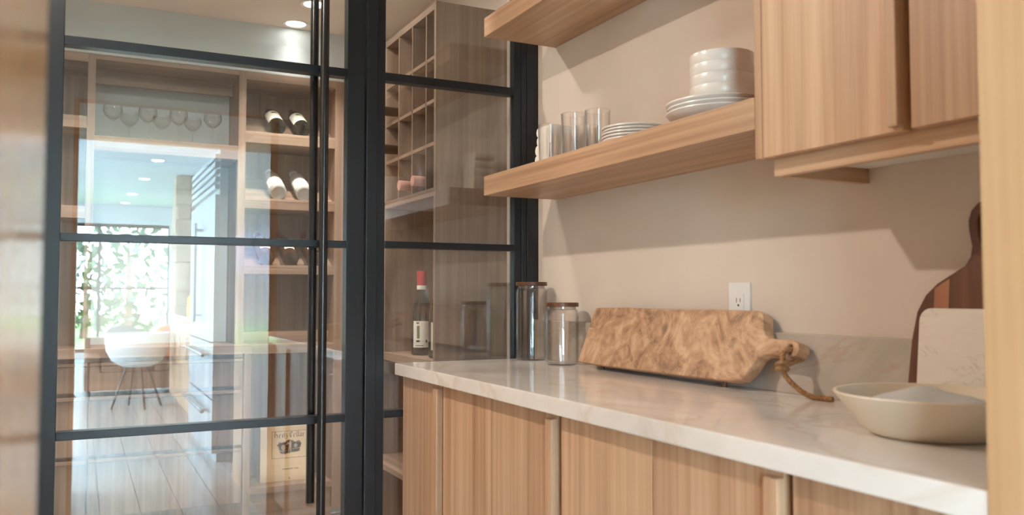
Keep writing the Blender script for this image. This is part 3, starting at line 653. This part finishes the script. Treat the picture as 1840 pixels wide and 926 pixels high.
# ------------------------------------------------------------------ wooden wine case with printed label
wx = Thing('wine_case', 'pale wooden wine case with a printed label standing in the open niche', 'box', (0.90, 4.26, 0.228))
bx0, bx1, by0, by1, bz0, bz1 = 0.776, 1.020, 4.200, 4.375, 0.228, 0.492
box('body', bx0, bx1, by0 + 0.009, by1, bz0, bz1 - 0.009, 'case_wood', wx, 0.001)
fp = box('front_board', bx0, bx1, by0, by0 + 0.009, bz0, bz1 - 0.009, 'case_wood', wx, 0.001)
box('lid', bx0 - 0.002, bx1 + 0.002, by0 - 0.002, by1, bz1 - 0.009, bz1, 'case_wood', wx, 0.001)
YP = by0 - 0.0006
def flat(nm, quads, mat, par):
    bm = bmesh.new()
    for q in quads: bm.faces.new([bm.verts.new((x, YP, z)) for x, z in q])
    return link(nm, bm, mat, par)
lx0, lx1, lz0, lz1 = 0.829, 0.995, 0.337, 0.466; e = 0.0016
flat('label_border', [[(lx0, lz0), (lx1, lz0), (lx1, lz0 + e), (lx0, lz0 + e)], [(lx0, lz1 - e), (lx1, lz1 - e), (lx1, lz1), (lx0, lz1)], [(lx0, lz0), (lx0 + e, lz0), (lx0 + e, lz1), (lx0, lz1)], [(lx1 - e, lz0), (lx1, lz0), (lx1, lz1), (lx1 - e, lz1)]], 'ink', fp)
# blackletter strokes drawn with a broad nib: x-height 1, ascender 1.65
BL = {'H': (1.35, [[(0.1, 1.45), (0.3, 1.6), (0.25, 0.9), (0.3, 0.1), (0.12, -0.05)], [(0.25, 0.95), (0.6, 1.05), (0.95, 0.8), (1.0, 0.2), (0.8, -0.3)], [(0.3, 1.6), (0.6, 1.5)]]),
      'e': (0.85, [[(0.6, 0.75), (0.4, 1.0), (0.15, 0.75), (0.15, 0.2), (0.4, 0.0), (0.65, 0.2)], [(0.15, 0.5), (0.6, 0.75)]]),
      'i': (0.5, [[(0.1, 0.9), (0.25, 1.0), (0.25, 0.15), (0.42, 0.0)], [(0.2, 1.35), (0.32, 1.45)]]),
      't': (0.6, [[(0.28, 1.4), (0.25, 0.2), (0.42, 0.0), (0.55, 0.15)], [(0.05, 0.95), (0.5, 0.95)]]),
      'z': (0.8, [[(0.1, 0.95), (0.6, 0.95), (0.2, 0.5), (0.5, 0.45), (0.6, 0.1), (0.4, -0.35), (0.1, -0.3)]]),
      'C': (1.15, [[(0.95, 1.3), (0.6, 1.6), (0.2, 1.2), (0.15, 0.4), (0.5, 0.0), (0.95, 0.3)], [(0.55, 1.5), (0.55, 0.15)]]),
      'l': (0.5, [[(0.15, 1.5), (0.25, 1.6), (0.25, 0.15), (0.42, 0.0)]]),
      'a': (0.85, [[(0.15, 0.9), (0.45, 1.0), (0.55, 0.8), (0.55, 0.15), (0.72, 0.0)], [(0.55, 0.55), (0.15, 0.4), (0.2, 0.05), (0.55, 0.2)]]),
      'r': (0.7, [[(0.1, 0.9), (0.22, 1.0), (0.22, 0.1), (0.1, 0.0)], [(0.22, 0.8), (0.45, 1.0), (0.58, 0.88)], [(0.22, 0.1), (0.38, 0.0)]]), ' ': (0.35, [])}
def blackletter(text, x, z, s):
    quads = []; nib = (0.11 * s * math.cos(R(40)), 0.11 * s * math.sin(R(40)))
    for ch in text:
        w_, st = BL[ch]
        for line in st:
            for (a0, b0), (a1, b1) in zip(line, line[1:]):
                p = (x + a0 * s, z + b0 * s); q = (x + a1 * s, z + b1 * s)
                quads.append([(p[0] - nib[0], p[1] - nib[1]), (p[0] + nib[0], p[1] + nib[1]), (q[0] + nib[0], q[1] + nib[1]), (q[0] - nib[0], q[1] - nib[1])])
        x += w_ * s
    return quads, x
wtot = blackletter('Heitz Cellar', 0, 0, 1.0)[1]; s_ = 0.146 / wtot
flat('lettering', blackletter('Heitz Cellar', 0.839, 0.4355, s_)[0], 'ink', fp)
# engraved vignette: cask cellar with a standing figure
def ell(cx, cz, rx, rz, n=20, j=0.0): return [(cx + (rx + random.uniform(-j, j)) * math.cos(6.283 * k / n), cz + (rz + random.uniform(-j, j)) * math.sin(6.283 * k / n)) for k in range(n)]
YP -= 0.0003
flat('vignette', [ell(0.912, 0.388, 0.053, 0.026, 44, 0.004), ell(0.880, 0.400, 0.026, 0.014, 26, 0.004), ell(0.946, 0.402, 0.026, 0.013, 26, 0.004), ell(0.914, 0.411, 0.020, 0.012, 22, 0.003), ell(0.895, 0.368, 0.030, 0.010, 26, 0.003), ell(0.935, 0.371, 0.028, 0.010, 26, 0.003)], 'ink', fp)
YP -= 0.0003
flat('vignette_casks', [ell(0.884, 0.388, 0.010, 0.013), ell(0.942, 0.394, 0.008, 0.010), [(0.866, 0.369), (0.900, 0.371), (0.900, 0.3735), (0.866, 0.3715)], [(0.928, 0.377), (0.962, 0.380), (0.962, 0.3825), (0.928, 0.3795)]] + [ell(0.865 + k * 0.013, 0.409 + 0.002 * (k % 3), 0.0035, 0.0016, 8) for k in range(8)] + [ell(0.870 + k * 0.012, 0.364 + 0.002 * (k % 2), 0.003, 0.0012, 8) for k in range(8)], 'ink_light', fp)
flat('vignette_figure', [ell(0.917, 0.416, 0.0038, 0.0045, 12), [(0.911, 0.411), (0.922, 0.410), (0.921, 0.390), (0.911, 0.390)], [(0.911, 0.391), (0.9155, 0.391), (0.910, 0.364), (0.906, 0.364)], [(0.9155, 0.391), (0.921, 0.391), (0.920, 0.364), (0.916, 0.364)], [(0.911, 0.410), (0.892, 0.401), (0.893, 0.398), (0.912, 0.405)]], 'ink_light', fp)
YP -= 0.0002
flat('vignette_staves', [[(0.884 + k * 0.004 - 0.0005, 0.378), (0.884 + k * 0.004 + 0.0005, 0.378), (0.884 + k * 0.004 + 0.0005, 0.398), (0.884 + k * 0.004 - 0.0005, 0.398)] for k in (-1, 0, 1)] + [[(0.942 + k * 0.004 - 0.0005, 0.386), (0.942 + k * 0.004 + 0.0005, 0.386), (0.942 + k * 0.004 + 0.0005, 0.402), (0.942 + k * 0.004 - 0.0005, 0.402)] for k in (-1, 0, 1)], 'ink', fp)
flat('small_print', [[(0.880 + k * 0.0048, 0.2835), (0.880 + k * 0.0048 + 0.0036, 0.2835), (0.880 + k * 0.0048 + 0.0036, 0.287), (0.880 + k * 0.0048, 0.287)] for k in range(16) if k != 11], 'ink', fp)
flat('nail_hole', [ell(0.914, 0.240, 0.003, 0.003, 12)], 'ink', fp)

# ------------------------------------------------------------------ recessed downlights
def downlight(x, y, z, label, group, power, col, rad=0.045, glow='lamp_glow', size=0.08, spread=180):
    t = Thing('recessed_downlight', label, 'light', (x, y, z), group=group)
    lathe('trim_ring', [(rad, 0.03), (rad, -0.001), (rad + 0.004, -0.003), (rad + 0.014, -0.003), (rad + 0.016, 0.0), (rad + 0.016, 0.002)], 'plastic_white', t, 36)
    lathe('lens', [(0, -0.0008), (rad, -0.0008), (rad, 0.002), (0, 0.002)], glow, t, 36)
    if power:
        a_ = area('downlight_lamp', (0, 0, -0.006), (0, 0, 0), size, size, power, col, shape='DISK', spread=spread); a_.parent = t.o
WARM = (1.0, 0.875, 0.755)
downlight(-0.27, 1.88, CEIL, 'round downlight in the pantry ceiling in front of the shelves', 'ceiling downlights', 26, WARM)
downlight(0.45, 2.80, CEIL, 'round downlight in the wine room ceiling just behind the glass door', 'ceiling downlights', 12, (1, 0.92, 0.82))
downlight(0.895, 3.72, CEIL, 'round downlight in the wine room ceiling ahead of the wine unit', 'ceiling downlights', 11, (1, 0.92, 0.82), spread=110)
downlight(0.884, 4.03, CEIL, 'round downlight close to the soffit above the bottle shelves', 'ceiling downlights', 0.4, (1, 0.92, 0.82), spread=80)
downlight(0.10, 3.55, CEIL, 'round downlight in the wine room ceiling ahead of the stem glasses', 'ceiling downlights', 11, (1, 0.92, 0.82), spread=110)
for i, (x, y) in enumerate([(0.80, -6.1), (0.77, -7.97), (0.71, -10.0), (0.67, -11.5)]):
    downlight(x, y, 2.74, 'round kitchen downlight, %s of the row counted from the refrigerator' % ['first', 'second', 'third', 'fourth'][i], 'kitchen downlights', 0, WARM, 0.07, 'kitchen_lamp_glow')

# ------------------------------------------------------------------ kitchen, seen in the glass
fg = Thing('refrigerator', 'white built-in refrigerator with top grille and steel bar handles', 'refrigerator', (1.15, -1.75, 0))
FX = 0.80; y0, y1 = -2.45, -1.05
box('body', FX + 0.03, 1.498, y0, y1, 0.0, 2.12, 'appliance_white', fg)
for k in range(5): box('grille_slat', FX, FX + 0.03, y0 + 0.02, y1 - 0.02, 1.84 + k * 0.052, 1.872 + k * 0.052, 'appliance_white', fg)
ym = (y0 + y1) / 2
for ya, yb, hy in ((y0 + 0.004, ym - 0.003, ym - 0.05), (ym + 0.003, y1 - 0.004, ym + 0.05)):
    d = box('door', FX, FX + 0.029, ya, yb, 0.80, 1.80, 'appliance_white', fg, 0.003)
    tube('handle', [(FX - 0.05, hy, 0.92), (FX - 0.05, hy, 1.65)], 0.013, 'steel', d)
    for z in (0.97, 1.60): tube('handle_post', [(FX - 0.05, hy, z), (FX + 0.002, hy, z)], 0.008, 'steel', d)
for z0, z1 in ((0.42, 0.79), (0.06, 0.41)):
    d = box('drawer', FX, FX + 0.029, y0 + 0.004, y1 - 0.004, z0, z1, 'appliance_white', fg, 0.003)
    tube('handle', [(FX - 0.05, y0 + 0.12, z1 - 0.08), (FX - 0.05, y1 - 0.12, z1 - 0.08)], 0.013, 'steel', d)
    for y in (y0 + 0.2, y1 - 0.2): tube('handle_post', [(FX - 0.05, y, z1 - 0.08), (FX + 0.002, y, z1 - 0.08)], 0.008, 'steel', d)
kc = Thing('kitchen_cabinet', 'oak kitchen base cabinet with a pale stone top past the refrigerator', 'cabinet', (1.17, -3.6, 0))
box('body', 0.87, 1.498, -4.7, -2.46, 0.1, 0.88, 'oak_z', kc); box('toe_kick', 0.93, 1.498, -4.7, -2.46, 0, 0.1, 'oak_y', kc, 0)
box('stone_top', 0.845, 1.498, -4.7, -2.455, 0.88, 0.92, 'quartzite', kc, 0.003)
for k in range(4):
    ya = -4.69 + k * 0.558; d = box('door', 0.85, 0.869, ya, ya + 0.55, 0.11, 0.87, 'oak_z', kc); tube('handle', [(0.83, ya + 0.05, 0.55), (0.83, ya + 0.05, 0.75)], 0.006, 'steel', d)
    for z in (0.56, 0.74): tube('handle_post', [(0.83, ya + 0.05, z), (0.852, ya + 0.05, z)], 0.004, 'steel', d)
sp = Thing('soap_bottle', 'yellow plastic bottle on the kitchen counter', 'bottle', (0.98, -3.9, 0.92))
lathe('body', [(0, 0), (0.045, 0), (0.05, 0.006), (0.05, 0.15), (0.042, 0.18), (0.018, 0.20), (0.018, 0.21), (0, 0.21)], 'yellow_plastic', sp, 28); lathe('cap', [(0, 0.25), (0.02, 0.25), (0.021, 0.21), (0, 0.21)], 'plastic_white', sp, 20)
fa = Thing('faucet', 'tall arched steel faucet on the kitchen counter', 'faucet', (1.25, -3.2, 0.92))
lathe('base', [(0, 0), (0.03, 0), (0.028, 0.012), (0.014, 0.02), (0, 0.02)], 'steel', fa, 24)
tube('spout', [(0, 0, 0.01), (0, 0, 0.28), (-0.02, 0, 0.34), (-0.08, 0, 0.38), (-0.15, 0, 0.36), (-0.18, 0, 0.30), (-0.18, 0, 0.25)], 0.011, 'steel', fa, 12, False)
tube('lever', [(0.0, 0.02, 0.09), (0.0, 0.09, 0.12)], 0.006, 'steel', fa, 10, False)
# stone chimney breast
sc = Thing('stone_chimney', 'rough stone chimney column against the kitchen wall', 'chimney', (1.32, -7.6, 0))
box('core', 1.17, 1.498, -7.87, -7.33, 0, 2.74, 'stone_block', sc, 0)
for rI in range(14):
    z0 = rI * 0.195 + 0.004
    for face in range(2):
        off = 0.12 if (rI + face) % 2 else 0.0
        if face == 0:
            for ya, yb in ((-7.88, -7.62 - off), (-7.61 - off, -7.32)): box('stone', 1.14 - random.uniform(0, 0.02), 1.171, ya, yb, z0, z0 + 0.187, 'stone_block', sc, 0.004)
        else:
            for xa, xb in ((1.145, 1.31 + off * 0.5), (1.32 + off * 0.5, 1.498)): box('stone', xa, xb, -7.331, -7.30 + random.uniform(0, 0.02), z0, z0 + 0.187, 'stone_block', sc, 0.004)
# sofa with cushions, shell chair, bar stools, coffee table
so = Thing('leather_sofa', 'low brown leather sofa across the room from the refrigerator', 'sofa', (0.75, -5.9, 0))
box('base', 0.05, 1.45, -6.4, -5.55, 0.06, 0.26, 'leather', so, 0.02); box('backrest', 0.05, 1.45, -6.4, -6.18, 0.24, 0.62, 'leather', so, 0.04)
for x in (0.05, 1.29): box('armrest', x, x + 0.16, -6.38, -5.55, 0.24, 0.44, 'leather', so, 0.03)
for x in (0.22, 0.755): box('seat_cushion', x, x + 0.525, -6.17, -5.54, 0.262, 0.38, 'leather', so, 0.03)
for x in (0.1, 1.38):
    for y in (-6.34, -5.62): tube('leg', [(x, y, 0), (x, y, 0.07)], 0.018, 'black_tube', so, 10)
def cushion(loc, rot, mat, label):
    bm = bmesh.new(); bmesh.ops.create_uvsphere(bm, u_segments=24, v_segments=14, radius=1)
    for v in bm.verts:
        x, y, z = v.co; s = lambda q: math.copysign(abs(q) ** 0.45, q); v.co = Vector((0.2 * s(x) * (1 - 0.1 * abs(s(y))), 0.2 * s(y) * (1 - 0.1 * abs(s(x))), 0.07 * z))
    o = link('throw_cushion', bm, mat, None, True); o.location = loc; o.rotation_euler = rot; tag(o, label, 'cushion')
cushion((0.98, -5.95, 0.575), (R(72), 0, 0), 'orange_cloth', 'orange throw cushion on the leather sofa'); cushion((0.45, -5.95, 0.575), (R(72), 0, R(8)), 'grey_cloth', 'grey throw cushion on the leather sofa')
ch = Thing('shell_chair', 'white round shell chair on thin dark legs', 'chair', (0.52, -4.35, 0), (0, 0, R(30)))
sh = lathe('shell', [(0, 0.40), (0.14, 0.41), (0.24, 0.47), (0.29, 0.58), (0.30, 0.74), (0.29, 0.74), (0.28, 0.585), (0.23, 0.485), (0.135, 0.425), (0, 0.415)], 'shell_white', ch, 40)
for k in range(4):
    q = math.pi / 4 + k * math.pi / 2; tube('leg', [(0.24 * math.cos(q), 0.24 * math.sin(q), 0), (0.1 * math.cos(q), 0.1 * math.sin(q), 0.412)], 0.011, 'black_tube', ch, 8, False)
def stool(loc, label):
    t = Thing('bar_stool', label, 'stool', loc, group='dark bar stools in the kitchen')
    lathe('seat', [(0, 0.62), (0.16, 0.62), (0.18, 0.63), (0.18, 0.65), (0.165, 0.662), (0, 0.658)], 'leather', t, 32)
    for k in range(4):
        q = math.pi / 4 + k * math.pi / 2; tube('leg', [(0.22 * math.cos(q), 0.22 * math.sin(q), 0), (0.12 * math.cos(q), 0.12 * math.sin(q), 0.622)], 0.011, 'black_tube', t, 8, False)
    tube('foot_ring', [(0.178 * math.cos(6.283 * k / 24), 0.178 * math.sin(6.283 * k / 24), 0.25) for k in range(25)], 0.008, 'black_tube', t, 8, False)
    return t
stool((-0.20, -3.25, 0), 'dark legged bar stool near the refrigerator'); stool((-0.30, -4.2, 0), 'dark legged bar stool near the shell chair')

# outside the garden window
tag(box('lawn', -30, 30, -60, -12.2, -0.4, -0.2, 'grass', None, 0), 'green lawn outside the kitchen window', 'lawn', None, 'structure')
hs_ = Thing('neighbour_house', 'distant house with a slate gable roof beyond the lawn', 'house', (-4.2, -34, -0.2))
box('walls', -8, -0.9, -38, -33, -0.2, 2.2, 'house_wall', hs_, 0)
bm = bmesh.new(); prism_bm([(-8.4, 2.2), (-0.5, 2.2), (-4.45, 4.4)], -38.3, -32.7, lambda u, v, dd: Vector((u, dd, v)), bm); link('roof', bm, 'roof_slate', hs_)
for x in (-7, -5.2, -2.4): box('window', x, x + 0.9, -33.03, -32.98, 0.6, 1.7, 'black_metal', hs_, 0)
def tree(x, y, h, r, label):
    t = Thing('garden_tree', label, 'tree', (x, y, -0.2), group='trees outside the kitchen window')
    tube('trunk', [(0, 0, 0), (0.05, 0.02, h * 0.3), (0, 0, h * 0.75)], [0.12, 0.09, 0.03], 'bark', t, 8, False)
    bm = bmesh.new(); rnd = random.Random(int(x * 100))
    for k in range(260):
        a_ = rnd.random() * 6.283; zz = rnd.uniform(0.12, 1.0); rr_ = r * math.sin(math.pi * min(1, zz * 0.85 + 0.1)) * math.sqrt(rnd.random())
        c_ = Vector((rr_ * math.cos(a_), rr_ * math.sin(a_), zz * h)); d1 = Vector((rnd.uniform(-1, 1), rnd.uniform(-1, 1), rnd.uniform(-1, 1))).normalized(); d2 = d1.orthogonal().normalized(); L = 0.16
        bm.faces.new([bm.verts.new(c_ + v) for v in (d1 * L, d2 * L * 0.5, -d1 * L, -d2 * L * 0.5)])
    o = link('foliage', bm, 'leaf', t, False, False); o['kind'] = 'stuff'
tree(1.0, -17.5, 3.6, 1.1, 'leafy garden tree close outside the kitchen window'); tree(0.1, -24, 3.0, 1.0, 'leafy garden tree farther out on the lawn')
